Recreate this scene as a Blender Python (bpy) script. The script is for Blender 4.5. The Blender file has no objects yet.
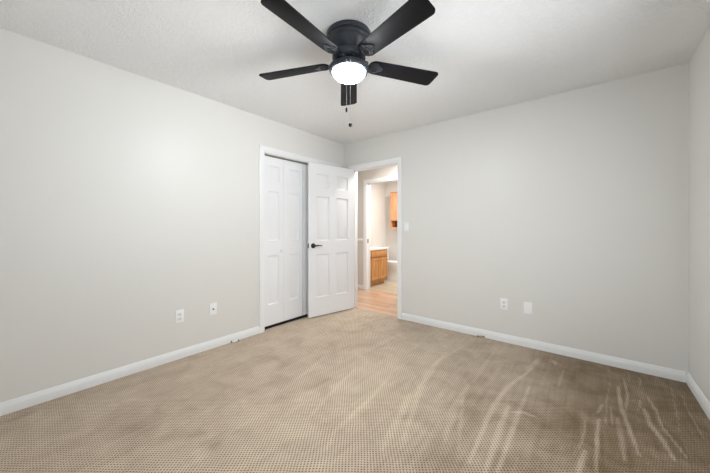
import bpy, bmesh, math, random
import numpy as np
from mathutils import Vector, Matrix

# ------------------------------------------------------------------ camera
S = bpy.context.scene
CAM = (2.889, -3.323, 1.18)
YAW = math.radians(38.85)
cd = bpy.data.cameras.new('camera')
cam = bpy.data.objects.new('camera', cd)
S.collection.objects.link(cam)
cam.location = CAM
cam.rotation_euler = (math.radians(90), 0, YAW)
cd.sensor_width = 36.0
cd.lens = 291.0 / 710.0 * 36.0
cd.shift_y = -8.5 / 710.0
cd.clip_start = 0.02
S.camera = cam

# ------------------------------------------------------------------ world, exposure, large lights
W = bpy.data.worlds.new('world'); S.world = W; W.use_nodes = True
bg = W.node_tree.nodes['Background']
bg.inputs['Color'].default_value = (0.80, 0.88, 1.0, 1); bg.inputs['Strength'].default_value = 1.0
S.view_settings.view_transform = 'Standard'
S.view_settings.look = 'None'
S.view_settings.gamma = 1.0
S.view_settings.use_curve_mapping = False
S.view_settings.exposure = 0.06

def area(name, loc, rot, sx, sy, power, col, spread=180):
    l = bpy.data.lights.new(name, 'AREA'); l.shape = 'RECTANGLE'; l.size = sx; l.size_y = sy
    l.energy = power; l.color = col; l.spread = math.radians(spread)
    o = bpy.data.objects.new(name, l); S.collection.objects.link(o)
    o.location = loc; o.rotation_euler = rot
    return o
WIN_Y0, WIN_Y1, WIN_Z0, WIN_Z1 = -2.75, -1.05, 0.75, 2.10
# daylight entering by the window in the right-hand wall, beside the camera and out of the frame
area('window_daylight', (3.466, (WIN_Y0 + WIN_Y1) / 2, (WIN_Z0 + WIN_Z1) / 2), (0, math.radians(74), 0), WIN_Z1 - WIN_Z0, WIN_Y1 - WIN_Y0, 12.5, (0.87, 0.95, 1.0))
# added upward fill at the same window, brightening the ceiling
area('ceiling_fill_right', (3.460, (WIN_Y0 + WIN_Y1) / 2, (WIN_Z0 + WIN_Z1) / 2), (0, math.radians(115), 0), WIN_Z1 - WIN_Z0, WIN_Y1 - WIN_Y0, 6.0, (0.92, 0.97, 1.0), 64)
# added upward fill for the ceiling, set at the added window behind the camera
WFX0, WFX1 = 0.85, 2.55
area('ceiling_fill_front', ((WFX0 + WFX1) / 2, -3.735, (WIN_Z0 + WIN_Z1) / 2), (math.radians(130), 0, 0), WFX1 - WFX0, WIN_Z1 - WIN_Z0, 3.0, (0.92, 0.97, 1.0))
# ceiling lamps of the hall and the bathroom (their fixtures are built below)
area('hall_lamp_light', (0.55, 0.55, 2.33), (0, 0, 0), 0.26, 0.26, 22.0, (1.0, 0.97, 0.94))
area('bathroom_lamp_light', (0.0, 2.0, 2.33), (0, 0, 0), 0.26, 0.26, 27.0, (1.0, 0.98, 0.96))
LAMP_STRENGTH = 222.0

# ------------------------------------------------------------------ helpers
def link(o, parent=None):
    S.collection.objects.link(o)
    if parent is not None: o.parent = parent
    return o

def empty(name, loc=(0, 0, 0), rz=0.0, label=None, cat=None, group=None, kind=None):
    o = bpy.data.objects.new(name, None); link(o)
    o.empty_display_size = 0.1
    o.location = loc; o.rotation_euler = (0, 0, rz)
    return tag(o, label, cat, group, kind)

def tag(o, label=None, cat=None, group=None, kind=None):
    if label: o['label'] = label
    if cat: o['category'] = cat
    if group: o['group'] = group
    if kind: o['kind'] = kind
    return o

class MB:
    """collects shapes in one bmesh, then links them as ONE mesh object"""
    def __init__(self): self.bm = bmesh.new()
    def box(self, x0, x1, y0, y1, z0, z1, bevel=0.0, seg=2):
        b = bmesh.new()
        v = [b.verts.new((x, y, z)) for x in (x0, x1) for y in (y0, y1) for z in (z0, z1)]
        for f in ((0, 1, 3, 2), (4, 6, 7, 5), (0, 4, 5, 1), (2, 3, 7, 6), (0, 2, 6, 4), (1, 5, 7, 3)):
            b.faces.new([v[i] for i in f])
        if bevel > 0:
            bmesh.ops.bevel(b, geom=b.edges[:], offset=bevel, segments=seg, profile=0.5, affect='EDGES')
        return self.merge(b)
    def merge(self, b, M=None):
        if M is not None: bmesh.ops.transform(b, matrix=M, verts=b.verts[:])
        m = bpy.data.meshes.new('tmp'); b.to_mesh(m); b.free()
        self.bm.from_mesh(m); bpy.data.meshes.remove(m)
        return self
    def lathe(self, prof, n=48, M=None, cap=True):
        b = bmesh.new(); rings = []
        for r, z in prof:
            if r < 1e-6: rings.append([b.verts.new((0, 0, z))])
            else: rings.append([b.verts.new((r * math.cos(2 * math.pi * i / n), r * math.sin(2 * math.pi * i / n), z)) for i in range(n)])
        for A, B in zip(rings, rings[1:]):
            for i in range(n):
                j = (i + 1) % n
                if len(A) == 1 and len(B) == 1: continue
                if len(A) == 1: b.faces.new((A[0], B[j], B[i]))
                elif len(B) == 1: b.faces.new((A[i], A[j], B[0]))
                else: b.faces.new((A[i], A[j], B[j], B[i]))
        if cap:
            for R in (rings[0], rings[-1]):
                if len(R) > 1: b.faces.new(R)
        bmesh.ops.recalc_face_normals(b, faces=b.faces[:])
        return self.merge(b, M)
    def prism(self, pts, z0, z1, M=None, bevel=0.0):
        """outline pts (x, y) extruded from z0 to z1"""
        b = bmesh.new()
        lo = [b.verts.new((x, y, z0)) for x, y in pts]; hi = [b.verts.new((x, y, z1)) for x, y in pts]
        n = len(pts)
        b.faces.new(lo); b.faces.new(hi)
        for i in range(n): b.faces.new((lo[i], lo[(i + 1) % n], hi[(i + 1) % n], hi[i]))
        bmesh.ops.recalc_face_normals(b, faces=b.faces[:])
        if bevel > 0:
            eds = [e for e in b.edges if abs(e.verts[0].co.z - e.verts[1].co.z) < 1e-6]
            bmesh.ops.bevel(b, geom=eds, offset=bevel, segments=2, profile=0.5, affect='EDGES')
        return self.merge(b, M)
    def tube(self, path, r, n=10, closed=False):
        b = bmesh.new(); P = [Vector(p) for p in path]; rings = []
        rr = r if isinstance(r, (list, tuple)) else [r] * len(P)
        for i, p in enumerate(P):
            if closed: t = P[(i + 1) % len(P)] - P[i - 1]
            else: t = P[min(i + 1, len(P) - 1)] - P[max(i - 1, 0)]
            t.normalize()
            u = t.cross(Vector((0, 0, 1)))
            if u.length < 1e-3: u = t.cross(Vector((1, 0, 0)))
            u.normalize(); w = t.cross(u)
            rings.append([b.verts.new(p + rr[i] * (math.cos(2 * math.pi * k / n) * u + math.sin(2 * math.pi * k / n) * w)) for k in range(n)])
        pairs = list(zip(rings, rings[1:])) + ([(rings[-1], rings[0])] if closed else [])
        for A, B in pairs:
            for k in range(n): b.faces.new((A[k], A[(k + 1) % n], B[(k + 1) % n], B[k]))
        if not closed: b.faces.new(rings[0]); b.faces.new(rings[-1])
        bmesh.ops.recalc_face_normals(b, faces=b.faces[:])
        return self.merge(b)
    def loft(self, rings):
        b = bmesh.new(); R = [[b.verts.new(p) for p in ring] for ring in rings]; n = len(R[0])
        for A, B in zip(R, R[1:]):
            for k in range(n): b.faces.new((A[k], A[(k + 1) % n], B[(k + 1) % n], B[k]))
        b.faces.new(R[0]); b.faces.new(R[-1])
        bmesh.ops.recalc_face_normals(b, faces=b.faces[:])
        return self.merge(b)
    def build(self, name, mat, parent=None, loc=None, angle=35):
        m = bpy.data.meshes.new(name); self.bm.to_mesh(m); self.bm.free()
        m.materials.append(mat)
        m.polygons.foreach_set('use_smooth', [True] * len(m.polygons))
        m.set_sharp_from_angle(angle=math.radians(angle))
        o = bpy.data.objects.new(name, m); link(o, parent)
        if loc: o.location = loc
        return o

def structure(mb, name, mat, label, cat, parent=None):
    o = mb.build(name, mat, parent)
    return tag(o, label, cat, None, 'structure')

# ------------------------------------------------------------------ materials (all node based)
def srgb(r, g, b):
    f = lambda c: (c / 255 / 12.92) if c / 255 <= 0.04045 else ((c / 255 + 0.055) / 1.055) ** 2.4
    return (f(r), f(g), f(b), 1.0)

def new_mat(name):
    m = bpy.data.materials.new(name); m.use_nodes = True
    nt = m.node_tree; return m, nt, nt.nodes['Principled BSDF']

def N(nt, kind, **kw):
    n = nt.nodes.new(kind)
    for k, v in kw.items(): setattr(n, k, v)
    return n

def math_node(nt, op, a, b=None, c=None, clamp=False):
    n = N(nt, 'ShaderNodeMath', operation=op); n.use_clamp = clamp
    for i, v in enumerate((a, b, c)):
        if v is None: continue
        if isinstance(v, (int, float)): n.inputs[i].default_value = v
        else: nt.links.new(v, n.inputs[i])
    return n.outputs[0]

def mix(nt, fac, a, b):
    n = N(nt, 'ShaderNodeMix', data_type='RGBA')
    for s, v in ((0, fac), (6, a), (7, b)):
        if isinstance(v, (int, float, tuple)): n.inputs[s].default_value = v
        else: nt.links.new(v, n.inputs[s])
    return n.outputs[2]

def simple(name, col, rough=0.5, spec=0.5, metal=0.0, noise=0.03, nscale=30.0, bump=0.0, bscale=200.0, coat=0.0):
    m, nt, p = new_mat(name)
    tc = N(nt, 'ShaderNodeTexCoord'); no = N(nt, 'ShaderNodeTexNoise')
    no.inputs['Scale'].default_value = nscale; no.inputs['Detail'].default_value = 3
    nt.links.new(tc.outputs['Object'], no.inputs['Vector'])
    dk = tuple(c * (1 - 2 * noise) for c in col[:3]) + (1,)
    nt.links.new(mix(nt, no.outputs['Fac'], dk, col), p.inputs['Base Color'])
    p.inputs['Roughness'].default_value = rough; p.inputs['Specular IOR Level'].default_value = spec
    p.inputs['Metallic'].default_value = metal; p.inputs['Coat Weight'].default_value = coat
    if bump > 0:
        n2 = N(nt, 'ShaderNodeTexNoise'); n2.inputs['Scale'].default_value = bscale; n2.inputs['Detail'].default_value = 4
        nt.links.new(tc.outputs['Object'], n2.inputs['Vector'])
        b = N(nt, 'ShaderNodeBump'); b.inputs['Strength'].default_value = 0.5; b.inputs['Distance'].default_value = bump
        nt.links.new(n2.outputs['Fac'], b.inputs['Height']); nt.links.new(b.outputs['Normal'], p.inputs['Normal'])
    return m

def ceiling_mat():
    m, nt, p = new_mat('textured_ceiling_paint')
    p.inputs['Base Color'].default_value = srgb(247, 247, 247); p.inputs['Roughness'].default_value = 0.8
    p.inputs['Specular IOR Level'].default_value = 0.2
    tc = N(nt, 'ShaderNodeTexCoord')
    n1 = N(nt, 'ShaderNodeTexNoise'); n1.inputs['Scale'].default_value = 14; n1.inputs['Detail'].default_value = 2.5; n1.inputs['Distortion'].default_value = 2.2
    nt.links.new(tc.outputs['Object'], n1.inputs['Vector'])
    ridge = math_node(nt, 'ABSOLUTE', math_node(nt, 'SUBTRACT', n1.outputs['Fac'], 0.5))
    ridge = math_node(nt, 'SUBTRACT', 1.0, math_node(nt, 'MULTIPLY', ridge, 9.0, clamp=True))
    n2 = N(nt, 'ShaderNodeTexNoise'); n2.inputs['Scale'].default_value = 2.2; n2.inputs['Detail'].default_value = 1
    nt.links.new(tc.outputs['Object'], n2.inputs['Vector'])
    h = math_node(nt, 'MULTIPLY', ridge, math_node(nt, 'MULTIPLY', n2.outputs['Fac'], 1.2))
    b = N(nt, 'ShaderNodeBump'); b.inputs['Strength'].default_value = 0.5; b.inputs['Distance'].default_value = 0.009
    nt.links.new(h, b.inputs['Height']); nt.links.new(b.outputs['Normal'], p.inputs['Normal'])
    return m

def carpet_mat(use_nap_shade=True):
    m, nt, p = new_mat('patterned_loop_carpet')
    p.inputs['Roughness'].default_value = 0.95; p.inputs['Specular IOR Level'].default_value = 0.1
    p.inputs['Sheen Weight'].default_value = 0.15; p.inputs['Sheen Roughness'].default_value = 0.6
    tc = N(nt, 'ShaderNodeTexCoord')
    mp = N(nt, 'ShaderNodeMapping', vector_type='POINT')
    mp.inputs['Rotation'].default_value = (0, 0, -math.radians(38.2))
    nt.links.new(tc.outputs['Object'], mp.inputs['Vector'])
    wob = N(nt, 'ShaderNodeTexNoise'); wob.inputs['Scale'].default_value = 9; wob.inputs['Detail'].default_value = 1
    nt.links.new(tc.outputs['Object'], wob.inputs['Vector'])
    sp = N(nt, 'ShaderNodeSeparateXYZ'); nt.links.new(mp.outputs['Vector'], sp.inputs[0])
    wv = math_node(nt, 'MULTIPLY', wob.outputs['Fac'], 0.012)
    u = math_node(nt, 'MULTIPLY', math_node(nt, 'ADD', sp.outputs['X'], wv), 2 * math.pi / 0.0158)
    v = math_node(nt, 'MULTIPLY', math_node(nt, 'ADD', sp.outputs['Y'], wv), 2 * math.pi / 0.0142)
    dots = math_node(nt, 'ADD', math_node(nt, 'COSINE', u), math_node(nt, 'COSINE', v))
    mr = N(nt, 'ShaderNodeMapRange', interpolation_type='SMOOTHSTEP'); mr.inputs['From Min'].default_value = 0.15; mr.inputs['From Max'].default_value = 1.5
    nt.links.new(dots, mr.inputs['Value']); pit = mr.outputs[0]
    at = N(nt, 'ShaderNodeAttribute', attribute_name='nap_shade'); nap_shade = at.outputs['Fac']
    nb = N(nt, 'ShaderNodeTexNoise'); nb.inputs['Scale'].default_value = 5.5; nb.inputs['Detail'].default_value = 5; nb.inputs['Roughness'].default_value = 0.55; nb.inputs['Distortion'].default_value = 0.6
    nt.links.new(tc.outputs['Object'], nb.inputs['Vector'])
    nf = N(nt, 'ShaderNodeTexNoise'); nf.inputs['Scale'].default_value = 90; nf.inputs['Detail'].default_value = 3
    nt.links.new(tc.outputs['Object'], nf.inputs['Vector'])
    val = math_node(nt, 'ADD', nap_shade, math_node(nt, 'MULTIPLY', math_node(nt, 'SUBTRACT', nb.outputs['Fac'], 0.5), 0.62))
    val = math_node(nt, 'ADD', val, math_node(nt, 'MULTIPLY', math_node(nt, 'SUBTRACT', nf.outputs['Fac'], 0.5), 0.35))
    mb = N(nt, 'ShaderNodeMapping'); mb.inputs['Scale'].default_value = (34, 2.2, 1); mb.inputs['Rotation'].default_value = (0, 0, math.radians(6))
    nt.links.new(tc.outputs['Object'], mb.inputs['Vector'])
    nd = N(nt, 'ShaderNodeTexNoise'); nd.inputs['Scale'].default_value = 1.0; nd.inputs['Detail'].default_value = 4; nd.inputs['Distortion'].default_value = 0.4
    nt.links.new(mb.outputs['Vector'], nd.inputs['Vector'])
    val = math_node(nt, 'ADD', val, math_node(nt, 'MULTIPLY', math_node(nt, 'SUBTRACT', nd.outputs['Fac'], 0.5), 0.32))
    cr = N(nt, 'ShaderNodeValToRGB'); e = cr.color_ramp
    e.elements[0].position = 0.0; e.elements[0].color = srgb(120, 98, 66)
    e.elements[1].position = 1.0; e.elements[1].color = srgb(222, 204, 178)
    k = e.elements.new(0.5); k.color = srgb(186, 166, 145)
    nt.links.new(val, cr.inputs['Fac'])
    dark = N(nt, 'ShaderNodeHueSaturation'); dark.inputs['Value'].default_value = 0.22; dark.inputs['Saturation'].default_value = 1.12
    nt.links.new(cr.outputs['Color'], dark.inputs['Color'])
    nt.links.new(mix(nt, pit, cr.outputs['Color'], dark.outputs['Color']), p.inputs['Base Color'])  # shade of the pits is put into the colour, besides the bump
    h = math_node(nt, 'SUBTRACT', math_node(nt, 'MULTIPLY', nf.outputs['Fac'], 0.5), pit)
    b = N(nt, 'ShaderNodeBump'); b.inputs['Strength'].default_value = 0.5; b.inputs['Distance'].default_value = 0.004
    nt.links.new(h, b.inputs['Height']); nt.links.new(b.outputs['Normal'], p.inputs['Normal'])
    return m

def wood_mat(name, light, dark, scale=(1.0, 14.0, 14.0), rough=0.35, coat=0.2):
    m, nt, p = new_mat(name)
    p.inputs['Roughness'].default_value = rough; p.inputs['Coat Weight'].default_value = coat; p.inputs['Coat Roughness'].default_value = 0.25
    tc = N(nt, 'ShaderNodeTexCoord'); mp = N(nt, 'ShaderNodeMapping'); mp.inputs['Scale'].default_value = scale
    nt.links.new(tc.outputs['Object'], mp.inputs['Vector'])
    n1 = N(nt, 'ShaderNodeTexNoise'); n1.inputs['Scale'].default_value = 3; n1.inputs['Detail'].default_value = 6; n1.inputs['Distortion'].default_value = 1.0
    nt.links.new(mp.outputs['Vector'], n1.inputs['Vector'])
    mr = N(nt, 'ShaderNodeMapRange'); mr.inputs['From Min'].default_value = 0.3; mr.inputs['From Max'].default_value = 0.7
    nt.links.new(n1.outputs['Fac'], mr.inputs['Value'])
    nt.links.new(mix(nt, mr.outputs[0], dark, light), p.inputs['Base Color'])
    return m

def plank_mat(name, c1, c2, mortar, bw, rh, rough=0.3):
    m, nt, p = new_mat(name)
    p.inputs['Roughness'].default_value = rough
    tc = N(nt, 'ShaderNodeTexCoord')
    br = N(nt, 'ShaderNodeTexBrick'); br.offset = 0.37
    br.inputs['Color1'].default_value = c1; br.inputs['Color2'].default_value = c2; br.inputs['Mortar'].default_value = mortar
    br.inputs['Scale'].default_value = 1.0; br.inputs['Mortar Size'].default_value = 0.0016; br.inputs['Bias'].default_value = 0.0
    br.inputs['Brick Width'].default_value = bw; br.inputs['Row Height'].default_value = rh
    nt.links.new(tc.outputs['Object'], br.inputs['Vector'])
    mp = N(nt, 'ShaderNodeMapping'); mp.inputs['Scale'].default_value = (2, 26, 1)
    nt.links.new(tc.outputs['Object'], mp.inputs['Vector'])
    n1 = N(nt, 'ShaderNodeTexNoise'); n1.inputs['Scale'].default_value = 2.5; n1.inputs['Detail'].default_value = 5
    nt.links.new(mp.outputs['Vector'], n1.inputs['Vector'])
    hs = N(nt, 'ShaderNodeHueSaturation'); nt.links.new(br.outputs['Color'], hs.inputs['Color'])
    nt.links.new(math_node(nt, 'ADD', 0.72, math_node(nt, 'MULTIPLY', n1.outputs['Fac'], 0.56)), hs.inputs['Value'])
    nt.links.new(hs.outputs['Color'], p.inputs['Base Color'])
    return m

def emit_mat(name, col, strength):
    m, nt, p = new_mat(name)
    p.inputs['Base Color'].default_value = (0.9, 0.9, 0.9, 1); p.inputs['Roughness'].default_value = 0.3
    p.inputs['Emission Color'].default_value = col; p.inputs['Emission Strength'].default_value = strength
    return m

def glass_mat():
    m, nt, p = new_mat('window_glass')
    p.inputs['Transmission Weight'].default_value = 1.0; p.inputs['Roughness'].default_value = 0.0; p.inputs['IOR'].default_value = 1.05
    return m

M_WALL = simple('warm_grey_satin_wall_paint', srgb(231, 229, 224), rough=0.42, spec=0.5, noise=0.006, nscale=3, bump=0.0006, bscale=260)
M_HALLWALL = simple('pale_hall_wall_paint', srgb(226, 222, 216), rough=0.6, spec=0.3, noise=0.006, nscale=3)
M_CEIL = ceiling_mat()
M_TRIM = simple('white_semigloss_trim_paint', srgb(246, 246, 246), rough=0.35, spec=0.4, noise=0.005, nscale=6)
M_BASE = simple('white_baseboard_paint', srgb(238, 238, 237), rough=0.35, spec=0.4, noise=0.005, nscale=6)
M_DOOR = simple('white_door_paint', srgb(245, 245, 246), rough=0.4, spec=0.4, noise=0.006, nscale=8)
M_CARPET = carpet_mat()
M_OAKFLOOR = plank_mat('oak_strip_floor', srgb(212, 178, 150), srgb(186, 150, 124), srgb(128, 98, 76), 0.9, 0.083)
M_VINYL = plank_mat('beige_bathroom_planks', srgb(204, 190, 168), srgb(184, 168, 146), srgb(150, 134, 112), 0.9, 0.15)
M_FAN = simple('matte_black_fan_metal', srgb(44, 48, 55), rough=0.42, spec=0.5, metal=0.0, noise=0.05)
M_BLADE = simple('black_wood_grain_blade', srgb(26, 25, 28), rough=0.6, spec=0.15, noise=0.15, nscale=40)
M_BOWL = emit_mat('lit_frosted_glass_bowl', (0.92, 0.965, 1.0, 1), LAMP_STRENGTH)
M_BLACK = simple('black_metal', srgb(20, 20, 22), rough=0.35, spec=0.5)
M_DARK = simple('dark_shadow_strip', srgb(28, 28, 30), rough=0.7)
M_CHAIN = simple('nickel_ball_chain', srgb(190, 190, 192), rough=0.35, metal=0.8)
M_PLATE = simple('white_plastic_plate', srgb(252, 252, 252), rough=0.35, spec=0.5, noise=0.004)
M_SOCKET = simple('white_receptacle_plastic', srgb(240, 240, 240), rough=0.4, noise=0.004)
M_BRASS = simple('brass', srgb(196, 158, 92), rough=0.35, metal=0.9)
M_TAN = simple('tan_cable_jacket', srgb(214, 190, 150), rough=0.5)
M_STEEL = simple('brushed_steel', srgb(150, 146, 140), rough=0.35, metal=0.9)
M_OAK = wood_mat('honey_oak_cabinet', srgb(216, 158, 92), srgb(178, 116, 58), scale=(14, 14, 1.2))
M_OAK2 = wood_mat('pale_oak_wall_cabinet', srgb(232, 176, 130), srgb(208, 144, 98), scale=(14, 14, 1.2))
M_OAKDARK = wood_mat('shelf_interior_oak', srgb(150, 88, 40), srgb(110, 60, 24), scale=(14, 14, 1.2))
M_COUNTER = simple('cream_cultured_marble', srgb(245, 236, 224), rough=0.25, noise=0.02)
M_CERAMIC = simple('white_glazed_ceramic', srgb(240, 240, 238), rough=0.15, noise=0.004)
M_GLASS = glass_mat()
M_LAMPGLASS = emit_mat('lit_opal_lamp_glass', (1.0, 0.93, 0.85, 1), 4.0)

STREAKS = [
    ([(3.102, -0.233), (3.098, -0.527), (3.07, -0.773)], 0.010, 0.80),
    ([(3.055, -0.403), (3.05, -0.741), (3.066, -0.908), (3.081, -1.1), (3.093, -1.221)], 0.014, 0.90),
    ([(3.025, -0.885), (3.026, -1.121), (3.028, -1.313)], 0.016, 0.80),
    ([(3.167, -0.663), (3.174, -0.863), (3.207, -0.987), (3.226, -1.153)], 0.017, 1.00),
    ([(3.202, -0.444), (3.227, -0.646), (3.224, -0.823), (3.254, -0.972), (3.283, -1.108)], 0.010, 0.90),
    ([(2.957, -0.765), (2.93, -0.907)], 0.010, 0.90),
    ([(2.934, -0.973), (2.923, -1.204), (2.913, -1.498)], 0.013, 1.00),
    ([(3.01, -0.376), (2.981, -0.695), (2.967, -1.016)], 0.007, 0.50),
    ([(2.998, -0.766), (2.995, -0.994)], 0.008, 0.60),
    ([(2.874, -1.006), (2.86, -1.255), (2.846, -1.357)], 0.008, 0.70),
    ([(2.871, -1.358), (2.846, -1.553)], 0.018, 0.90),
    ([(3.363, -0.155), (3.32, -0.617), (3.295, -0.831)], 0.007, 0.50),
    ([(3.395, -0.288), (3.384, -0.565), (3.386, -0.832)], 0.008, 0.60),
    ([(3.202, -0.106), (3.189, -0.274)], 0.008, 0.60),
    ([(3.159, -0.551), (3.138, -0.702)], 0.007, 0.60),
    ([(3.141, -0.057), (3.128, -0.258)], 0.007, 0.50),
    ([(2.519, -0.485), (2.424, -0.885), (2.391, -1.222), (2.403, -1.532), (2.419, -1.821)], 0.020, 0.75),
    ([(2.471, -1.18), (2.482, -1.536), (2.499, -1.831)], 0.022, 0.70),
    ([(2.541, -0.819), (2.537, -1.235), (2.541, -1.583), (2.542, -1.797)], 0.016, 0.70),
    ([(2.502, -1.242), (2.558, -1.197), (2.621, -1.2)], 0.020, 0.70),
    ([(2.537, -0.237), (2.491, -0.542)], 0.030, 0.60),
    ([(2.722, -0.357), (2.711, -0.683)], 0.012, 0.50),
    ([(2.642, -0.194), (2.66, -0.281)], 0.020, 0.60),
    ([(1.893, -0.436), (1.846, -0.875), (1.932, -1.392), (2.081, -1.892)], 0.025, 0.50),
    ([(1.835, -0.58), (1.841, -1.03), (1.943, -1.536)], 0.020, 0.40),
    ([(2.177, -1.083), (2.209, -1.499), (2.264, -1.745)], 0.030, 0.50),
    ([(2.183, -0.346), (2.191, -1.013)], 0.020, 0.40),
    ([(2.205, -1.275), (2.345, -1.771)], 0.015, 0.40),
    ([(1.648, -1.323), (1.713, -1.719), (1.736, -2.069), (1.797, -2.212)], 0.022, 0.45),
    ([(1.358, -1.418), (1.453, -1.83), (1.538, -2.118)], 0.020, 0.40),
    ([(0.993, -1.394), (1.082, -1.711), (1.152, -2.02)], 0.025, 0.35),
    ([(1.9, -1.47), (1.986, -1.832), (2.025, -2.028)], 0.030, 0.45),
]
PATCHES = [(1.305, -1.814, 0.1, -0.5), (1.275, -2.566, 0.07, -0.8), (1.022, -1.923, 0.1, -0.3), (1.511, -1.529, 0.09, -0.3), (1.27, -2.028, 0.1, -0.25), (1.115, -0.959, 0.15, -0.35), (1.129, -2.582, 0.06, -0.5), (1.018, -2.671, 0.06, -0.4), (0.191, -2.495, 0.12, -0.4), (0.03, -3.169, 0.12, -0.5), (0.212, -3.253, 0.1, -0.35), (0.731, -2.744, 0.1, -0.3), (2.092, -0.898, 0.15, -0.3), (2.501, -1.381, 0.08, -0.4), (2.333, -1.069, 0.1, -0.3), (3.212, -0.436, 0.08, 0.35), (2.973, -0.291, 0.15, 0.15)]
NAP_SHADE_RIGHT, STREAK_AMP = 0.50, 0.42

# ------------------------------------------------------------------ the room shell
H = 2.44
RX, FY = 3.477, -3.75           # right wall, wall behind the camera
DX0, DX1, DZ = 0.150, 0.938, 2.045   # bedroom door opening in the back wall
CY0, CY1, CZ = -1.390, -0.150, 2.050 # closet opening in the left wall
HY0, HY1 = 0.12, 1.130          # hall between the back wall and the bathroom wall
BX0, BX1 = -0.425, 0.300        # bathroom doorway in the hall wall
BY0, BY1 = 1.25, 2.80           # bathroom

def make_carpet():
    nx, ny = 349, 381
    x0, x1, y0, y1 = 0.0, RX, FY, 0.0
    xs = np.linspace(x0, x1, nx); ys = np.linspace(y0, y1, ny)
    X, Y = np.meshgrid(xs, ys)
    nap_shade = np.full(X.shape, 0.58)
    # pile brushed the other way (browner), with weaker light painted in, towards the right-hand side and the near left
    def sm(t): t = np.clip(t, 0, 1); return t * t * (3 - 2 * t)
    rng = np.random.RandomState(4)
    wav = 0.12 * np.sin(X * 5.1 + Y * 2.3) + 0.10 * np.sin(Y * 7.7 - X * 3.1) + 0.06 * np.sin(X * 17 + Y * 4)
    nap_shade -= NAP_SHADE_RIGHT * sm((X - 2.0 + 0.5 * wav) / 1.0) * sm((Y + 2.6) / 0.6)
    # long vacuum passes
    for k, (a0, wid, amp) in enumerate(((0.35, 0.25, .05), (0.9, 0.3, -.05), (1.5, 0.22, .06), (2.05, 0.25, -.05), (2.4, .18, .05))):
        q = X - a0 - 0.16 * np.sin(Y * 1.1 + k); nap_shade += amp * sm((wid - np.abs(q)) / 0.06)
    for pts, w, s in STREAKS:
        best = np.full(X.shape, 9.0); edge = np.zeros(X.shape); tot = 0.0
        L = sum(math.dist(a, b) for a, b in zip(pts, pts[1:]))
        for a, b in zip(pts, pts[1:]):
            dx, dy = b[0] - a[0], b[1] - a[1]; l2 = dx * dx + dy * dy; l = math.sqrt(l2)
            t = np.clip(((X - a[0]) * dx + (Y - a[1]) * dy) / l2, 0, 1)
            d = np.hypot(X - a[0] - t * dx, Y - a[1] - t * dy)
            up = d < best
            best = np.where(up, d, best); edge = np.where(up, (tot + t * l) / L, edge); tot += l
        taper = 0.45 + 0.55 * np.sin(np.pi * np.clip(edge, 0.02, 0.98)) ** 0.6
        brk = 0.87 + 0.13 * np.sin(X * 61 + Y * 13) * np.sin(Y * 23 + X * 7)
        nap_shade += STREAK_AMP * s * (0.85 if w >= 0.0195 and pts[0][0] < 2.45 else 1.0) * brk * sm(1.5 - best / (w * 0.75 * taper))
    for px, py, r, s in PATCHES:
        d = np.hypot(X - px, (Y - py)) + 0.25 * r * np.sin(np.arctan2(Y - py, X - px) * 3 + px * 9)
        nap_shade += 0.22 * s * sm(1.3 - d / r)
    verts = np.stack([X.ravel(), Y.ravel(), np.zeros(X.size)], 1)
    idx = np.arange(nx * ny).reshape(ny, nx)
    faces = np.stack([idx[:-1, :-1].ravel(), idx[:-1, 1:].ravel(), idx[1:, 1:].ravel(), idx[1:, :-1].ravel()], 1)
    m = bpy.data.meshes.new('floor')
    m.vertices.add(len(verts)); m.vertices.foreach_set('co', verts.ravel().astype(np.float32))
    m.loops.add(faces.size); m.loops.foreach_set('vertex_index', faces.ravel().astype(np.int32))
    m.polygons.add(len(faces)); m.polygons.foreach_set('loop_start', np.arange(0, faces.size, 4, dtype=np.int32))
    m.update(calc_edges=True); m.validate()
    at = m.attributes.new('nap_shade', 'FLOAT', 'POINT'); at.data.foreach_set('value', nap_shade.ravel().astype(np.float32))
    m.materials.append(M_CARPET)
    o = bpy.data.objects.new('floor', m); link(o)
    tag(o, 'beige loop carpet with vacuum streaks across the bedroom floor', 'floor', None, 'structure')
    return o
make_carpet()

def flat_nap_shade(o, v=0.5):
    at = o.data.attributes.new('nap_shade', 'FLOAT', 'POINT')
    at.data.foreach_set('value', [v] * len(o.data.vertices))
# carpet running under the door to the threshold and into the closet
b = MB(); b.box(DX0, DX1, 0.0, 0.05, -0.02, 0.0)
o = structure(b, 'floor_doorway', M_CARPET, 'strip of beige carpet in the bedroom doorway', 'floor'); flat_nap_shade(o, 0.6)
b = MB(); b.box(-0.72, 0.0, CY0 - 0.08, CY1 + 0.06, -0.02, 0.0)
o = structure(b, 'floor_closet', M_CARPET, 'beige carpet inside the closet', 'floor'); flat_nap_shade(o)
b = MB(); b.box(-2.0, 3.6, 0.05, 1.19, -0.03, -0.004)
structure(b, 'floor_hall', M_OAKFLOOR, 'orange-tan oak strip floor in the hall beyond the door', 'floor')
b = MB(); b.box(-1.05, 1.0, 1.19, BY1, -0.03, -0.004)
structure(b, 'floor_bathroom', M_VINYL, 'beige plank floor of the bathroom past the hall', 'floor')
b = MB(); b.box(-0.12, RX + 0.12, FY - 0.12, 0.12, H, H + 0.12)
structure(b, 'ceiling', M_CEIL, 'white textured bedroom ceiling', 'ceiling')
b = MB(); b.box(-2.12, 3.72, 0.12, BY1 + 0.12, H, H + 0.12)
structure(b, 'ceiling_hall', M_TRIM, 'plain white ceiling over hall and bathroom', 'ceiling')

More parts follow.
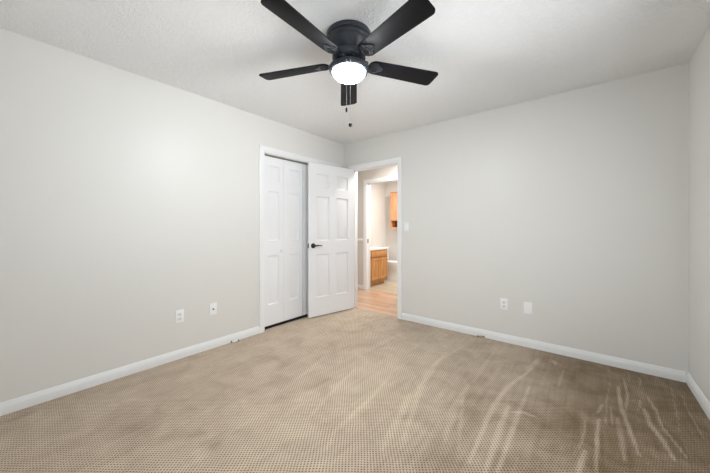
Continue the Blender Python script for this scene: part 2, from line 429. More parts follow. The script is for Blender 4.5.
# walls with their openings
b = MB()
b.box(-0.12, 0, FY - 0.12, CY0, 0, H); b.box(-0.12, 0, CY0, CY1, CZ, H); b.box(-0.12, 0, CY1, 0.0, 0, H)
structure(b, 'wall_left', M_WALL, 'warm light grey wall with the closet doors', 'wall')
b = MB()
b.box(-0.12, DX0, 0, 0.12, 0, H); b.box(DX0, DX1, 0, 0.12, DZ, H); b.box(DX1, RX + 0.12, 0, 0.12, 0, H)
structure(b, 'wall_back', M_WALL, 'warm light grey wall with the open doorway', 'wall')
b = MB()
b.box(RX, RX + 0.12, FY - 0.12, WIN_Y0, 0, H); b.box(RX, RX + 0.12, WIN_Y1, 0, 0, H)
b.box(RX, RX + 0.12, WIN_Y0, WIN_Y1, 0, WIN_Z0); b.box(RX, RX + 0.12, WIN_Y0, WIN_Y1, WIN_Z1, H)
structure(b, 'wall_right', M_WALL, 'warm light grey wall at the right edge, with the window beside the camera', 'wall')
b = MB()
b.box(0, WFX0, FY - 0.12, FY, 0, H); b.box(WFX1, RX, FY - 0.12, FY, 0, H)
b.box(WFX0, WFX1, FY - 0.12, FY, 0, WIN_Z0); b.box(WFX0, WFX1, FY - 0.12, FY, WIN_Z1, H)
structure(b, 'wall_front', M_WALL, 'warm light grey wall behind the camera', 'wall')
b = MB()
b.box(-0.84, -0.72, CY0 - 0.20, CY1 + 0.15, 0, H); b.box(-0.72, -0.12, CY0 - 0.20, CY0 - 0.08, 0, H); b.box(-0.72, -0.12, CY1 + 0.06, CY1 + 0.15, 0, H)
b.box(-0.84, -0.12, CY0 - 0.20, CY1 + 0.15, H, H + 0.05)
structure(b, 'wall_closet', M_WALL, 'grey walls inside the closet', 'wall')
b = MB()
b.box(-2.0, BX0, HY1, BY0, 0, H); b.box(BX0, BX1, HY1, BY0, 2.04, H); b.box(BX1, 3.6, HY1, BY0, 0, H)
b.box(-2.12, -2.0, 0.0, BY0, 0, H); b.box(3.6, 3.72, 0.0, BY0, 0, H); b.box(-2.0, -0.84, 0.0, 0.12, 0, H)
b.box(-0.84, -0.12, 0.0, 0.12, 0, H)
structure(b, 'wall_hall', M_HALLWALL, 'pale hall wall with the bathroom doorway', 'wall')
b = MB()
b.box(-1.17, -1.05, BY0, BY1 + 0.12, 0, H)
structure(b, 'wall_bathroom_left', M_HALLWALL, 'pale bathroom wall behind the vanity', 'wall')
b = MB(); b.box(1.0, 1.12, BY0, BY1 + 0.12, 0, H)
structure(b, 'wall_bathroom_right', M_HALLWALL, 'pale bathroom wall out of sight to the right', 'wall')
b = MB(); b.box(-1.05, 1.0, BY1, BY1 + 0.12, 0, H)
structure(b, 'wall_bathroom_back', M_HALLWALL, 'pale bathroom wall behind the toilet and wall cabinet', 'wall')


# baseboards: flat lower part, sloped cap that catches the light
BASE = [(0, 0), (0.014, 0), (0.014, 0.046), (0.012, 0.052), (0.006, 0.074), (0.003, 0.080), (0, 0.080)]
def base_run(mb, p, q, nrm, h=1.0):
    """profile swept from p to q along the wall, nrm pointing into the room"""
    ring = lambda c: [(c[0] + nrm[0] * d, c[1] + nrm[1] * d, z * h) for d, z in BASE]
    mb.loft([ring(p), ring(q)])
CASW = 0.062
b = MB(); base_run(b, (0, FY), (0, CY0 - CASW), (1, 0)); base_run(b, (0, CY1 + CASW), (0, -0.014), (1, 0))
structure(b, 'baseboard_left', M_BASE, 'white baseboard along the left wall', 'baseboard')
b = MB(); base_run(b, (DX1 + CASW - 0.005, 0), (RX - 0.014, 0), (0, -1)); base_run(b, (0.0, 0), (DX0 - CASW, 0), (0, -1))
structure(b, 'baseboard_back', M_BASE, 'white baseboard along the back wall', 'baseboard')
b = MB(); base_run(b, (RX, FY + 0.014), (RX, 0), (-1, 0))
structure(b, 'baseboard_right', M_BASE, 'white baseboard along the right wall', 'baseboard')
b = MB(); base_run(b, (0, FY), (RX, FY), (0, 1))
structure(b, 'baseboard_front', M_BASE, 'white baseboard behind the camera', 'baseboard')
b = MB(); base_run(b, (-2.0, HY1), (BX0 - CASW, HY1), (0, -1)); base_run(b, (BX1 + CASW, HY1), (3.6, HY1), (0, -1))
structure(b, 'baseboard_hall', M_BASE, 'white baseboard on the hall wall', 'baseboard')
b = MB(); base_run(b, (-1.05, BY1), (1.0, BY1), (0, -1)); base_run(b, (-1.05, 2.03), (-1.05, BY1 - 0.014), (1, 0))
structure(b, 'baseboard_bathroom', M_BASE, 'white baseboard in the bathroom', 'baseboard')
# chair rail of the hall
b = MB()
for x0, x1 in ((-2.0, BX0 - CASW), (BX1 + CASW, 3.6)):
    b.box(x0, x1, HY1 - 0.014, HY1, 0.915, 0.975, 0.004); b.box(x0, x1, HY1 - 0.022, HY1, 0.94, 0.958, 0.004)
structure(b, 'trim_4', M_TRIM, 'white chair rail on the hall wall left of the bathroom door', 'trim')

# casings: mitred frame with a moulded section
CAS = [(0.0, 0.0), (0.0, 0.008), (0.010, 0.012), (0.022, 0.012), (0.030, 0.016), (0.052, 0.018), (0.060, 0.014), (0.062, 0.0)]  # (outward, proud)
def casing(mb, a0, a1, z, mapf):
    """three-sided frame round an opening a0..a1, top z; mapf(a, z, proud) -> point"""
    rings = []
    for (sa, sz, base) in ((-1, 0, (a0, 0.0)), (-1, 1, (a0, z)), (1, 1, (a1, z)), (1, 0, (a1, 0.0))):
        rings.append([mapf(base[0] + sa * o_, base[1] + sz * o_, p_) for o_, p_ in CAS])
    mb.loft(rings)
b = MB(); casing(b, CY0 - 0.003, CY1 + 0.003, CZ + 0.002, lambda a, z, p: (p, a, z))
# jamb lining and head of the closet opening
b.box(-0.12, 0.0, CY0 - 0.001, CY0 + 0.008, 0, CZ); b.box(-0.12, 0.0, CY1 - 0.008, CY1 + 0.001, 0, CZ); b.box(-0.12, 0.0, CY0, CY1, CZ - 0.010, CZ + 0.001)
structure(b, 'trim_1', M_TRIM, 'white moulded casing around the closet opening', 'trim')
b = MB(); casing(b, DX0 + 0.009, DX1 - 0.006, DZ - 0.004, lambda a, z, p: (a, -p, z))
casing(b, DX0 + 0.009, DX1 - 0.006, DZ - 0.004, lambda a, z, p: (a, 0.12 + p, z))
b.box(DX0 - 0.001, DX0 + 0.012, 0.0, 0.12, 0, DZ); b.box(DX1 - 0.012, DX1 + 0.001, 0, 0.12, 0, DZ); b.box(DX0, DX1, 0, 0.12, DZ - 0.012, DZ + 0.001)
b.box(DX0 + 0.012, DX0 + 0.023, 0.045, 0.08, 0, DZ - 0.012, 0.002); b.box(DX1 - 0.023, DX1 - 0.012, 0.045, 0.08, 0, DZ - 0.012, 0.002); b.box(DX0 + 0.012, DX1 - 0.012, 0.045, 0.08, DZ - 0.023, DZ - 0.012, 0.002)
structure(b, 'trim_2', M_TRIM, 'white casing and jamb of the open bedroom doorway', 'trim')
b = MB(); casing(b, BX0, BX1, 2.04, lambda a, z, p: (a, HY1 - p, z))
b.box(BX0 - 0.001, BX0 + 0.014, HY1, BY0, 0, 2.04); b.box(BX1 - 0.014, BX1 + 0.001, HY1, BY0, 0, 2.04); b.box(BX0, BX1, HY1, BY0, 2.026, 2.041)
b.box(BX0 + 0.014, BX0 + 0.025, 1.20, 1.235, 0, 2.026, 0.002); b.box(BX0 + 0.014, BX1 - 0.014, 1.20, 1.235, 2.014, 2.026, 0.002)
t3 = structure(b, 'trim_3', M_TRIM, 'white casing and jamb of the bathroom doorway across the hall', 'trim')
b = MB(); b.box(BX0 + 0.0138, BX0 + 0.0165, 1.150, 1.185, 0.89, 0.97, 0.001)
s = b.build('strike_plate', M_STEEL, t3); s['label'] = 'dark metal strike plate'
b = MB(); b.prism([(0.0, 0.0), (0.035, 0.0), (0.030, 0.006), (0.005, 0.006)], BX0 + 0.014, BX1 - 0.014, Matrix(((0, 0, 1, 0), (1, 0, 0, 1.172), (0, 1, 0, -0.005), (0, 0, 0, 1))))
structure(b, 'trim_5', M_OAKFLOOR, 'low wooden threshold strip in the bathroom doorway', 'trim')

# ------------------------------------------------------------------ panelled doors
def panel_slab(w, h, t, cols, rows, y0=0.0):
    """door slab 0..w x 0..h, faces at y0 and y0+t, raised panels on both faces"""
    mb = MB(); b = mb.bm
    xs = sorted({0.0, w} | {v for c in cols for v in c}); zs = sorted({0.0, h} | {v for r in rows for v in r})
    def quad(pts, flip): 
        vs = [b.verts.new(p) for p in pts]
        b.faces.new(vs[::-1] if flip else vs)
    for yf, sgn in ((y0, 1), (y0 + t, -1)):      # sgn: direction into the slab
        fl = sgn < 0
        for xa, xb in zip(xs, xs[1:]):
            for za, zb in zip(zs, zs[1:]):
                if (xa, xb) in cols and (za, zb) in rows:
                    steps = [(0.0, 0.0), (0.003, 0.009), (0.009, 0.0125), (0.015, 0.0125), (0.044, 0.003), (0.047, 0.0025)]
                    prev = None
                    for ins, dep in steps:
                        k = min(1.0, (min(xb - xa, zb - za) * 0.5 - 0.006) / 0.047)
                        i_ = ins * k
                        y = yf + sgn * dep
                        ring = [(xa + i_, y, za + i_), (xb - i_, y, za + i_), (xb - i_, y, zb - i_), (xa + i_, y, zb - i_)]
                        if prev:
                            for q in range(4): quad([prev[q], prev[(q + 1) % 4], ring[(q + 1) % 4], ring[q]], fl)
                        prev = ring
                    quad(prev, fl)
                else:
                    quad([(xa, yf, za), (xb, yf, za), (xb, yf, zb), (xa, yf, zb)], fl)
    ya, yb = y0, y0 + t
    quad([(0, ya, 0), (0, ya, h), (0, yb, h), (0, yb, 0)], True); quad([(w, ya, 0), (w, yb, 0), (w, yb, h), (w, ya, h)], True)
    quad([(0, ya, h), (w, ya, h), (w, yb, h), (0, yb, h)], False); quad([(0, ya, 0), (0, yb, 0), (w, yb, 0), (w, ya, 0)], False)
    bmesh.ops.remove_doubles(b, verts=b.verts[:], dist=1e-5)
    bmesh.ops.recalc_face_normals(b, faces=b.faces[:])
    return mb
ROWS = [(0.245, 0.820), (1.000, 1.585), (1.705, 1.885)]

# the open bedroom door, hinged on the left jamb and swung back towards the closet
DW = 0.752
mb = panel_slab(DW, 2.022, 0.035, [(0.108, 0.318), (0.434, 0.644)], ROWS, 0.008)
door = structure(mb, 'door_1', M_DOOR, 'open white six-panel bedroom door swung back against the closet', 'door')
door.location = (0.163, -0.010, 0.012); door.rotation_euler = (0, 0, math.radians(-101.5))
# lever handle on the visible (hall) face, local +y side
LZ, LX = 0.935, DW - 0.062
b = MB(); b.lathe([(0.0, 0.0), (0.033, 0.0), (0.033, 0.006), (0.029, 0.011), (0.013, 0.014), (0.011, 0.045), (0.0, 0.045)], 32, Matrix.Translation((LX, 0.0425, LZ)) @ Matrix.Rotation(math.radians(-90), 4, 'X'))
lp = [(LX, 0.083, LZ), (LX - 0.02, 0.086, LZ + 0.001), (LX - 0.05, 0.085, LZ + 0.004), (LX - 0.085, 0.083, LZ + 0.003), (LX - 0.115, 0.080, LZ - 0.003)]
b.tube(lp, [0.0115, 0.0105, 0.009, 0.0075, 0.0055], 12)
h = b.build('lever_handle', M_BLACK, door); h['label'] = 'black lever handle with round rose'
b = MB(); b.box(DW - 0.0005, DW + 0.0015, 0.013, 0.038, LZ - 0.03, LZ + 0.03, 0.0006)
l = b.build('latch_plate', M_BLACK, door); l['label'] = 'black latch plate on the door edge'
b = MB(); b.prism([(0, -0.006), (0.011, -0.004), (0.011, 0.0), (0, 0.008)], LZ - 0.009, LZ + 0.009, Matrix.Translation((DW + 0.0012, 0.026, 0)))
b.build('latch_bolt', M_STEEL, l)
for z in (0.22, 1.02, 1.82):
    b = MB(); b.lathe([(0, 0), (0.0065, 0.0), (0.0065, 0.09), (0, 0.09)], 12, Matrix.Translation((-0.002, 0.0005, z - 0.045)))
    b.build('hinge', M_STEEL, door)

# bifold closet doors: two pairs of leaves
LW = (CY1 - CY0 - 0.016 - 0.008) / 4
def bifold(name, y0, label, knob_leaf):
    root = empty(name, (0, 0, 0), 0, label, 'door', None, 'structure')
    for k in range(2):
        mb = panel_slab(LW - 0.003, 1.992, 0.030, [(0.083, LW - 0.068)], ROWS, 0.0)
        lf = mb.build('door_leaf', M_DOOR, root)
        # local x runs along +y of the room; face y=0 must look to +x
        lf.matrix_local = Matrix(((0, -1, 0, -0.050), (1, 0, 0, y0 + k * LW + 0.0015), (0, 0, 1, 0.030), (0, 0, 0, 1)))
        if k == knob_leaf:
            b = MB(); zk = 0.872
            xk = LW - 0.045 if k == 0 else 0.045
            b.lathe([(0.0, 0.0), (0.009, 0.0), (0.009, 0.008), (0.0165, 0.016), (0.0175, 0.022), (0.013, 0.029), (0.0, 0.031)], 24, Matrix.Translation((xk, 0.0005, zk)) @ Matrix.Rotation(math.radians(90), 4, 'X'))
            b.build('knob', M_TRIM, lf)
    return root
bifold('door_2', CY0 + 0.008, 'white bifold closet door pair with a small knob, left of the open door', 0)
bifold('door_3', CY0 + 0.008 + 2 * LW + 0.008, 'white bifold closet door pair hidden behind the open door', 1)
b = MB(); b.box(-0.095, -0.046, CY0 + 0.008, CY1 - 0.008, 2.024, CZ - 0.010)
tag(b.build('trim_6', M_STEEL), 'grey metal bifold track under the closet head', 'trim', None, 'structure')

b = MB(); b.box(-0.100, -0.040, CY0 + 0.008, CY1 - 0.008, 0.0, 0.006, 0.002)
tag(b.build('shadow_strip', M_DARK), 'dark strip painted as the shadow under the bifold closet doors', 'trim', None, 'structure')  # added dark strip standing in for the shadow gap below the leaves
# two windows out of the frame: beside the camera, and one added behind it to carry fill light. local x along the wall, +y into the wall
def window(name, w, M, label):
    z0, z1 = WIN_Z0, WIN_Z1
    mb = MB()
    for (a, c, e, g) in ((-w / 2, -w / 2 + .05, z0, z1), (w / 2 - .05, w / 2, z0, z1), (-w / 2, w / 2, z0, z0 + .05), (-w / 2, w / 2, z1 - .05, z1), (-.02, .02, z0, z1), (-w / 2, w / 2, (z0 + z1) / 2 - .02, (z0 + z1) / 2 + .02)):
        mb.box(a, c, 0.05, 0.09, e, g)
    win = structure(mb, name, M_TRIM, label, 'window'); win.matrix_local = M
    mb = MB(); mb.box(-w / 2 + .03, w / 2 - .03, 0.068, 0.072, z0 + .03, z1 - .03); mb.build('window_pane', M_GLASS, win)
    mb = MB(); mb.box(-w / 2 - .06, w / 2 + .06, -0.045, 0.05, z0 - .02, z0 + .004, 0.004); mb.build('window_sill', M_TRIM, win)
window('window_1', WIN_Y1 - WIN_Y0, Matrix.Translation((RX, (WIN_Y0 + WIN_Y1) / 2, 0)) @ Matrix.Rotation(math.radians(-90), 4, 'Z'), 'white sash window beside the camera')
window('added_window', WFX1 - WFX0, Matrix.Translation(((WFX0 + WFX1) / 2, FY, 0)) @ Matrix.Rotation(math.radians(180), 4, 'Z'), 'added white sash window behind the camera, unseen')

# ------------------------------------------------------------------ ceiling fan
FAN = (1.666, -1.868, H)
fan = empty('ceiling_fan', FAN, 0, 'black five-blade flush ceiling fan with a lit frosted bowl', 'ceiling fan')
b = MB()
b.lathe([(0.0, 0.0), (0.143, 0.0), (0.145, -0.004), (0.145, -0.024), (0.142, -0.029), (0.137, -0.031), (0.137, -0.036), (0.142, -0.039), (0.143, -0.050), (0.137, -0.058),
         (0.132, -0.062), (0.131, -0.067), (0.126, -0.080), (0.112, -0.103), (0.098, -0.122), (0.0, -0.122)], 64)
b.build('motor_housing', M_FAN, fan)
b = MB()
b.lathe([(0.0, -0.122), (0.096, -0.122), (0.106, -0.127), (0.109, -0.138), (0.109, -0.156), (0.104, -0.165), (0.092, -0.171), (0.085, -0.174), (0.0, -0.174)], 64)
b.build('flywheel_hub', M_FAN, fan)
b = MB()
b.lathe([(0.0, -0.174), (0.070, -0.174), (0.072, -0.180), (0.072, -0.196), (0.082, -0.202), (0.104, -0.203), (0.119, -0.207), (0.1260, -0.213), (0.1275, -0.222), (0.1270, -0.236), (0.123, -0.244), (0.116, -0.247), (0.106, -0.246), (0.0, -0.240)], 64)
b.build('light_fitter', M_FAN, fan)
b = MB()
prof = [(0.1055, -0.241)]
for i in range(0, 15):
    a = math.radians(90 * i / 14); prof.append((0.1050 * math.cos(a) ** 0.9 if i < 14 else 0.0, -0.243 - 0.056 * math.sin(a)))
b.lathe(prof, 64, cap=False)
b.build('light_bowl', M_BOWL, fan)['label'] = 'glowing frosted glass bowl'
DROP, RT = -0.181, 0.660
def rounded_blade():
    """outline of one blade along +x: rounded root, slightly flared, rounded corners at the tip"""
    pts = []
    hw0, hw1, r0 = 0.058, 0.071, 0.135
    def arc(cx, cy, r, a0, a1, n=7):
        for i in range(n + 1):
            a = math.radians(a0 + (a1 - a0) * i / n); pts.append((cx + r * math.cos(a), cy + r * math.sin(a)))
    arc(r0 + 0.048, -hw0 + 0.048, 0.048, 180, 270); arc(RT - 0.038, -hw1 + 0.030, 0.030, 270, 352)
    arc(RT - 0.044, hw1 - 0.030, 0.030, 8, 90); arc(r0 + 0.048, hw0 - 0.048, 0.048, 90, 180)
    return pts
def blade_meshes():
    b = MB(); b.prism(rounded_blade(), -0.003, 0.003, bevel=0.0012)
    blade = b
    k = MB()          # iron bracket: arm from the hub, ring and three-lobed plate under the blade root
    k.prism([(0.080, -0.026), (0.118, -0.016), (0.140, -0.024), (0.155, -0.043), (0.190, -0.046), (0.205, -0.030), (0.232, -0.015), (0.242, 0.0), (0.232, 0.015), (0.205, 0.030), (0.190, 0.046), (0.155, 0.043), (0.140, 0.024), (0.118, 0.016), (0.080, 0.026)], -0.0085, -0.0032, bevel=0.001)
    ring = [(0.175 + 0.027 * math.cos(2 * math.pi * i / 24), 0.027 * math.sin(2 * math.pi * i / 24), -0.010) for i in range(24)]
    k.tube(ring, 0.0045, 8, True)
    for sy in (-1, 1):
        sc = [(0.104 + 0.016 * math.cos(2 * math.pi * i / 20), sy * 0.030 + 0.014 * math.sin(2 * math.pi * i / 20), -0.006) for i in range(20)]
        k.tube(sc, 0.0042, 8, True)
    scr = []
    for (x, y) in ((0.168, -0.036), (0.168, 0.036), (0.228, 0.0)):
        s_ = MB(); s_.lathe([(0.0, -0.0112), (0.0035, -0.0108), (0.005, -0.0085), (0.0, -0.0085)], 12, Matrix.Translation((x, y, 0))); scr.append(s_)
    return blade, k, scr
base = [math.degrees(YAW) + 90 + 1.3 + 72 * i for i in range(5)]
bl, br, sc = blade_meshes()
P_BL = bl.build('blade', M_BLADE, fan); P_BR = br.build('blade_bracket', M_FAN, P_BL); P_SC = [q_.build('screw', M_FAN, P_BL) for q_ in sc]
for i, ang in enumerate(base):
    if i == 0: B_ = P_BL
    else:
        B_ = P_BL.copy(); S.collection.objects.link(B_); B_.parent = fan
        for ch in [P_BR] + P_SC:
            c_ = ch.copy(); S.collection.objects.link(c_); c_.parent = B_
    B_.matrix_local = Matrix.Translation((0, 0, DROP)) @ Matrix.Rotation(math.radians(ang), 4, 'Z') @ Matrix.Rotation(math.radians(-12), 4, 'X')

# pull chains, towards the camera side of the fitter
def chain(px, py, ztop, zbot, knob, label):
    b = MB(); n = int((ztop - zbot) / 0.0036)
    b.tube([(px, py, ztop), (px, py, zbot)], 0.0008, 6)
    for i in range(n):
        z = ztop - (i + 0.5) * (ztop - zbot) / n
        b.lathe([(0.0, z + 0.0014), (0.0011, z + 0.0008), (0.0014, z), (0.0011, z - 0.0008), (0.0, z - 0.0014)], 6, Matrix.Translation((px, py, 0)), cap=False)
    c = b.build('pull_chain', M_CHAIN, fan)
    k = MB(); k.lathe(knob, 20, Matrix.Translation((px, py, zbot)), cap=False)
    kk = k.build('chain_pull', M_BLACK, c); kk['label'] = label
rv = Vector((math.cos(YAW), math.sin(YAW), 0)); fv = Vector((-math.sin(YAW), math.cos(YAW), 0))
q = -0.012 * rv - 0.1305 * fv
chain(q.x, q.y, -0.230, -0.528, [(0, 0.0), (0.004, -0.001), (0.0055, -0.006), (0.0055, -0.022), (0.004, -0.027), (0, -0.028)], 'small black cylinder pull')
q = 0.011 * rv - 0.1305 * fv
chain(q.x, q.y, -0.230, -0.618, [(0, 0.0), (0.004, -0.001), (0.0095, -0.008), (0.011, -0.014), (0.0095, -0.021), (0.004, -0.027), (0, -0.028)], 'small black ball pull')

# ------------------------------------------------------------------ wall plates (local: x right, z up, +y out of the wall)
def plate_mesh(w=0.070, h=0.115):
    b = MB(); b.box(-w / 2, w / 2, 0.0, 0.006, -h / 2, h / 2, 0.0022, 3); return b
def duplex(loc, rz, label):
    root = empty('electrical_outlet', loc, rz, label, 'outlet', 'duplex outlets low on the walls')
    plate_mesh().build('cover_plate', M_PLATE, root)
    for z in (0.0195, -0.0195):
        pts = []
        for i in range(28):
            a = 2 * math.pi * i / 28; x = 0.0172 * math.cos(a); y = max(-0.0135, min(0.0135, 0.0172 * math.sin(a))); pts.append((x, y))
        b = MB(); b.prism(pts, 0.0055, 0.0085, Matrix.Translation((0, 0, z)) @ Matrix.Rotation(math.radians(90), 4, 'X') @ Matrix.Scale(-1, 4, (0, 0, 1)), 0.0006)
        f = b.build('receptacle', M_SOCKET, root)
        b = MB()
        b.box(-0.0078, -0.0052, 0.0083, 0.0088, z - 0.003, z + 0.006); b.box(0.0052, 0.0078, 0.0083, 0.0088, z - 0.003, z + 0.005)
        b.lathe([(0, 0), (0.0026, 0), (0.0026, 0.0005), (0, 0.0005)], 12, Matrix.Translation((0, 0.0083, z - 0.0085)) @ Matrix.Rotation(math.radians(-90), 4, 'X'))
        b.build('slots', M_DARK, f)
    b = MB(); b.lathe([(0, 0), (0.003, 0), (0.002, 0.0012), (0, 0.0014)], 12, Matrix.Translation((0, 0.0058, 0)) @ Matrix.Rotation(math.radians(-90), 4, 'X'))
    b.build('screw', M_PLATE, root)
    return root
LEFT, BACK = math.radians(-90), math.radians(180)
duplex((0.0, -2.268, 0.381), LEFT, 'white duplex outlet low on left wall, farther from the closet')
duplex((2.199, 0.0, 0.391), BACK, 'white duplex outlet low on back wall, left of blank plate')
root = empty('coax_wall_plate', (0.0, -1.967, 0.382), LEFT, 'white coax plate with dark centre jack, nearest the closet', 'wall plate')
plate_mesh().build('cover_plate', M_PLATE, root)
b = MB(); b.lathe([(0, 0), (0.0075, 0), (0.0075, 0.003), (0.0048, 0.003), (0.0048, 0.011), (0.002, 0.011), (0.002, 0.005), (0, 0.005)], 18, Matrix.Translation((0, 0.0055, 0.0)) @ Matrix.Rotation(math.radians(-90), 4, 'X'))
b.build('coax_jack', M_BLACK, root)['label'] = 'dark threaded coax jack'
for z in (0.042, -0.042):
    b = MB(); b.lathe([(0, 0), (0.003, 0), (0.002, 0.0012), (0, 0.0014)], 12, Matrix.Translation((0, 0.0058, z)) @ Matrix.Rotation(math.radians(-90), 4, 'X')); b.build('screw', M_PLATE, root)
root = empty('blank_wall_plate', (2.416, 0.0, 0.385), BACK, 'white blank plate low on back wall, right of duplex outlet', 'wall plate')
plate_mesh(0.076, 0.118).build('cover_plate', M_PLATE, root)
for z in (0.030, -0.030):
    b = MB(); b.lathe([(0, 0), (0.003, 0), (0.002, 0.0012), (0, 0.0014)], 12, Matrix.Translation((0, 0.0058, z)) @ Matrix.Rotation(math.radians(-90), 4, 'X')); b.build('screw', M_PLATE, root)
root = empty('light_switch', (1.060, 0.0, 1.193), BACK, 'white toggle light switch right of the open doorway', 'light switch')
plate_mesh().build('cover_plate', M_PLATE, root)
b = MB(); b.box(-0.0052, 0.0052, 0.0055, 0.007, -0.012, 0.012, 0.0005); b.loft([[(-0.0045, 0.006, 0.000), (0.0045, 0.006, 0.000), (0.0045, 0.006, 0.009), (-0.0045, 0.006, 0.009)], [(-0.004, 0.018, 0.007), (0.004, 0.018, 0.007), (0.004, 0.017, 0.013), (-0.004, 0.017, 0.013)]])
b.build('toggle', M_SOCKET, root)
for z in (0.030, -0.030):
    b = MB(); b.lathe([(0, 0), (0.003, 0), (0.002, 0.0012), (0, 0.0014)], 12, Matrix.Translation((0, 0.0058, z)) @ Matrix.Rotation(math.radians(-90), 4, 'X')); b.build('screw', M_PLATE, root)

# ------------------------------------------------------------------ cable ends lying at the baseboards
def cable_end(loc, rz, label, mat, tips):
    root = empty('cable_end', loc, rz, label, 'cable', 'cable ends at the baseboards')
    b = MB(); b.tube([(-0.012, -0.012, 0.012), (0.0, -0.002, 0.014), (0.010, 0.010, 0.012), (0.022, 0.016, 0.009), (0.032, 0.014, 0.010)], 0.0090, 10)
    b.build('cable', mat, root)
    for (x, y, z, l) in tips:
        b = MB(); b.lathe([(0, 0), (0.009, 0.0), (0.010, 0.003), (0.010, l - 0.004), (0.007, l), (0, l)], 14, Matrix.Translation((x, y, z)) @ Matrix.Rotation(math.radians(-90), 4, 'Y'))
        b.build('connector', M_STEEL, root)['label'] = 'dark metal connector'
cable_end((0.045, -1.752, 0.0), math.radians(215), 'short pale cable end with dark tips at the left baseboard', M_PLATE, ((-0.008, -0.014, 0.012, 0.020), (0.045, 0.016, 0.010, 0.016)))
cable_end((1.965, -0.030, 0.0), math.radians(10), 'short tan cable end with dark tips at the back baseboard', M_TAN, ((-0.008, -0.012, 0.013, 0.016), (0.050, 0.012, 0.011, 0.020)))

# ------------------------------------------------------------------ bathroom: vanity, counter, toilet, wall cabinet
VX, VY0, VY1 = -0.505, 1.375, 2.000
van = empty('bathroom_vanity', (-0.78, (VY0 + VY1) / 2, -0.004), 0, 'honey oak vanity cabinet against the bathroom left wall', 'vanity')
def loc_box(mb, x0, x1, y0, y1, z0, z1, bev=0.0):
    ox, oy = -0.78, (VY0 + VY1) / 2
    mb.box(x0 - ox, x1 - ox, y0 - oy, y1 - oy, z0, z1, bev)
b = MB(); loc_box(b, -1.045, VX - 0.018, VY0, VY1, 0.10, 0.730); loc_box(b, -1.045, VX - 0.075, VY0 + 0.01, VY1 - 0.01, 0.0, 0.10)
b.build('carcass', M_OAK, van)
b = MB(); fz = [(0.10, 0.145), (0.560, 0.590), (0.700, 0.730)]
for z0, z1 in fz: loc_box(b, VX - 0.018, VX, VY0, VY1, z0, z1)
for y0, y1 in ((VY0, VY0 + 0.03), ((VY0 + VY1) / 2 - 0.015, (VY0 + VY1) / 2 + 0.015), (VY1 - 0.03, VY1)): loc_box(b, VX - 0.018, VX, y0, y1, 0.10, 0.730)
b.build('face_frame', M_OAK, van)
def cab_door(name, y0, y1, z0, z1, parent):
    mb = panel_slab(y1 - y0, z1 - z0, 0.018, [(0.045, y1 - y0 - 0.045)], [(0.045, z1 - z0 - 0.045)], 0.0)
    d = mb.build(name, M_OAK, parent)
    d.matrix_local = Matrix(((0, -1, 0, VX + 0.019 + 0.78), (1, 0, 0, y0 - (VY0 + VY1) / 2), (0, 0, 1, z0), (0, 0, 0, 1)))
    return d
ym = (VY0 + VY1) / 2
for (y0, y1, ky) in ((VY0 + 0.02, ym - 0.006, 1), (ym + 0.006, VY1 - 0.02, 0)):
    d = cab_door('cabinet_door', y0, y1, 0.135, 0.570, van)
    b = MB(); b.lathe([(0, 0), (0.006, 0), (0.006, 0.012), (0.013, 0.018), (0.010, 0.026), (0, 0.027)], 16, Matrix.Translation(((y1 - y0) - 0.025 if ky else 0.025, 0, 0.385)) @ Matrix.Rotation(math.radians(90), 4, 'X'))
    b.build('knob', M_OAK, d)
b = MB(); loc_box(b, VX, VX + 0.018, VY0 + 0.02, VY1 - 0.02, 0.595, 0.705, 0.006); b.build('drawer_front', M_OAK, van)
top = empty('vanity_countertop', (-0.78, ym, 0.726), 0, 'cream countertop with basin on the honey oak vanity', 'countertop')
b = MB(); b.box(-0.27, 0.288, VY0 - ym - 0.015, VY1 - ym + 0.004, 0.0, 0.036, 0.006); b.box(-0.27, -0.250, VY0 - ym - 0.015, VY1 - ym + 0.012, 0.036, 0.115, 0.004)
b.build('slab', M_COUNTER, top)
b = MB(); b.lathe([(0.175, 0.036), (0.185, 0.040), (0.178, 0.045), (0.160, 0.043), (0.135, 0.039), (0.0, 0.037)], 40, Matrix.Translation((0.02, 0, 0)) @ Matrix.Scale(0.95, 4, (1, 0, 0)), cap=False)
b.build('basin', M_CERAMIC, top)
b = MB(); b.lathe([(0, 0.036), (0.024, 0.036), (0.020, 0.05), (0.012, 0.06), (0, 0.06)], 18, Matrix.Translation((-0.2, 0, 0))); b.tube([(-0.2, 0, 0.05), (-0.2, 0, 0.13), (-0.17, 0, 0.15), (-0.12, 0, 0.145), (-0.09, 0, 0.12)], 0.010, 10)
b.build('faucet', M_STEEL, top)

TX, TY = -0.60, 2.415          # toilet, tank to the left wall, facing +x
toi = empty('toilet', (TX, TY, -0.004), 0, 'white ceramic toilet beside the honey oak vanity', 'toilet')
def oval(cx, rx0, rx1, ry, z, n=32):
    r = []
    for i in range(n):
        a = 2 * math.pi * i / n; c, s = math.cos(a), math.sin(a)
        r.append((cx + (rx1 if c > 0 else rx0) * c, ry * math.copysign(abs(s) ** 0.9, s), z))
    return r
b = MB(); b.loft([oval(-0.02, .20, .15, .105, 0.0), oval(-0.02, .20, .15, .105, .02), oval(-0.02, .185, .135, .088, .05), oval(-0.01, .18, .145, .085, .13), oval(0.0, .185, .185, .105, .20), oval(0.02, .20, .23, .150, .27), oval(0.03, .215, .245, .178, .33), oval(0.03, .22, .25, .185, .375), oval(0.03, .21, .24, .175, .385)])
b.build('bowl', M_CERAMIC, toi)
b = MB(); b.loft([oval(0.03, .21, .25, .185, .387), oval(0.03, .215, .258, .192, .392), oval(0.03, .215, .258, .192, .404), oval(0.03, .21, .25, .185, .408)]); b.build('seat', M_CERAMIC, toi)
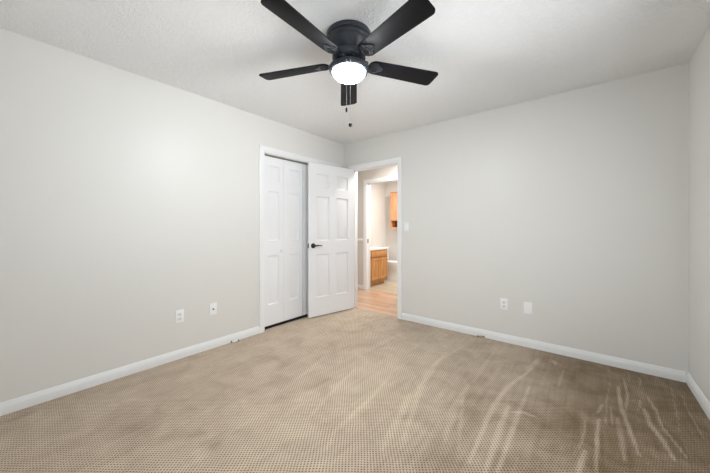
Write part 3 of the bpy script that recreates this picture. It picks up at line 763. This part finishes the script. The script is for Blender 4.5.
b = MB(); b.loft([oval(0.03, .21, .25, .185, .410), oval(0.03, .215, .256, .190, .414), oval(0.03, .215, .256, .190, .426), oval(0.03, .20, .235, .172, .434)]); b.build('lid', M_CERAMIC, toi)
b = MB(); b.box(-0.440, -0.245, -0.20, 0.20, 0.375, 0.70, 0.02, 3); b.box(-0.44, -0.15, -0.11, 0.11, 0.30, 0.385, 0.015); b.build('tank', M_CERAMIC, toi)
b = MB(); b.box(-0.448, -0.237, -0.208, 0.208, 0.70, 0.735, 0.01, 3); b.build('tank_lid', M_CERAMIC, toi)
b = MB(); b.tube([(-0.238, 0.15, 0.64), (-0.225, 0.15, 0.64), (-0.222, 0.11, 0.635), (-0.222, 0.08, 0.63)], 0.006, 8); b.build('flush_lever', M_STEEL, toi)

CX0, CX1 = -0.800, -0.300
cab = empty('wall_cabinet', ((CX0 + CX1) / 2, BY1, 1.156), 0, 'pale oak wall cabinet with open shelf above the toilet', 'cabinet')
hw = (CX1 - CX0) / 2; D = 0.19; CH = 0.86
b = MB()
for s in (-1, 1):
    xa = s * hw - (0.018 if s > 0 else 0)
    b.box(xa, xa + 0.018, -D, 0, 0, CH)
b.box(-hw, hw, -D, 0, CH - 0.018, CH); b.box(-hw - 0.008, hw + 0.008, -D - 0.024, 0, CH, CH + 0.016, 0.004); b.box(-hw + 0.018, hw - 0.018, -D, 0, 0.0, 0.04); b.box(-hw + 0.018, hw - 0.018, -D, 0, 0.195, 0.213)
b.build('cabinet_body', M_OAK2, cab)
b = MB(); b.box(-hw + 0.018, hw - 0.018, -0.012, -0.002, 0.04, CH - 0.018); b.build('back_panel', M_OAKDARK, cab)['label'] = 'dark brown back of the open shelf'
for x0, x1, kx in ((-hw + 0.006, -0.003, 1), (0.003, hw - 0.006, 0)):
    mb = panel_slab(x1 - x0, 0.635, 0.018, [(0.042, x1 - x0 - 0.042)], [(0.05, 0.585)], 0.0)
    d = mb.build('cabinet_door', M_OAK2, cab); d.location = (x0, -D - 0.0185, 0.207)
    b = MB(); b.lathe([(0, 0), (0.006, 0), (0.006, 0.012), (0.013, 0.018), (0.010, 0.026), (0, 0.027)], 16, Matrix.Translation(((x1 - x0) - 0.022 if kx else 0.022, 0, 0.09)) @ Matrix.Rotation(math.radians(90), 4, 'X'))
    b.build('knob', M_OAK2, d)

# ceiling lamps of hall and bathroom
for x, y, lab in ((0.55, 0.55, 'round opal ceiling lamp in the hall'), (0.0, 2.0, 'round opal ceiling lamp in the bathroom')):
    r = empty('ceiling_lamp', (x, y, H), 0, lab, 'ceiling lamp', 'opal ceiling lamps')
    b = MB(); b.lathe([(0, 0), (0.16, 0), (0.165, -0.012), (0.155, -0.03), (0, -0.03)], 40); b.build('lamp_base', M_STEEL, r)
    b = MB(); b.lathe([(0.150, -0.031), (0.145, -0.05), (0.12, -0.075), (0.07, -0.092), (0.0, -0.098)], 40, cap=False); b.build('lamp_shade', M_LAMPGLASS, r)
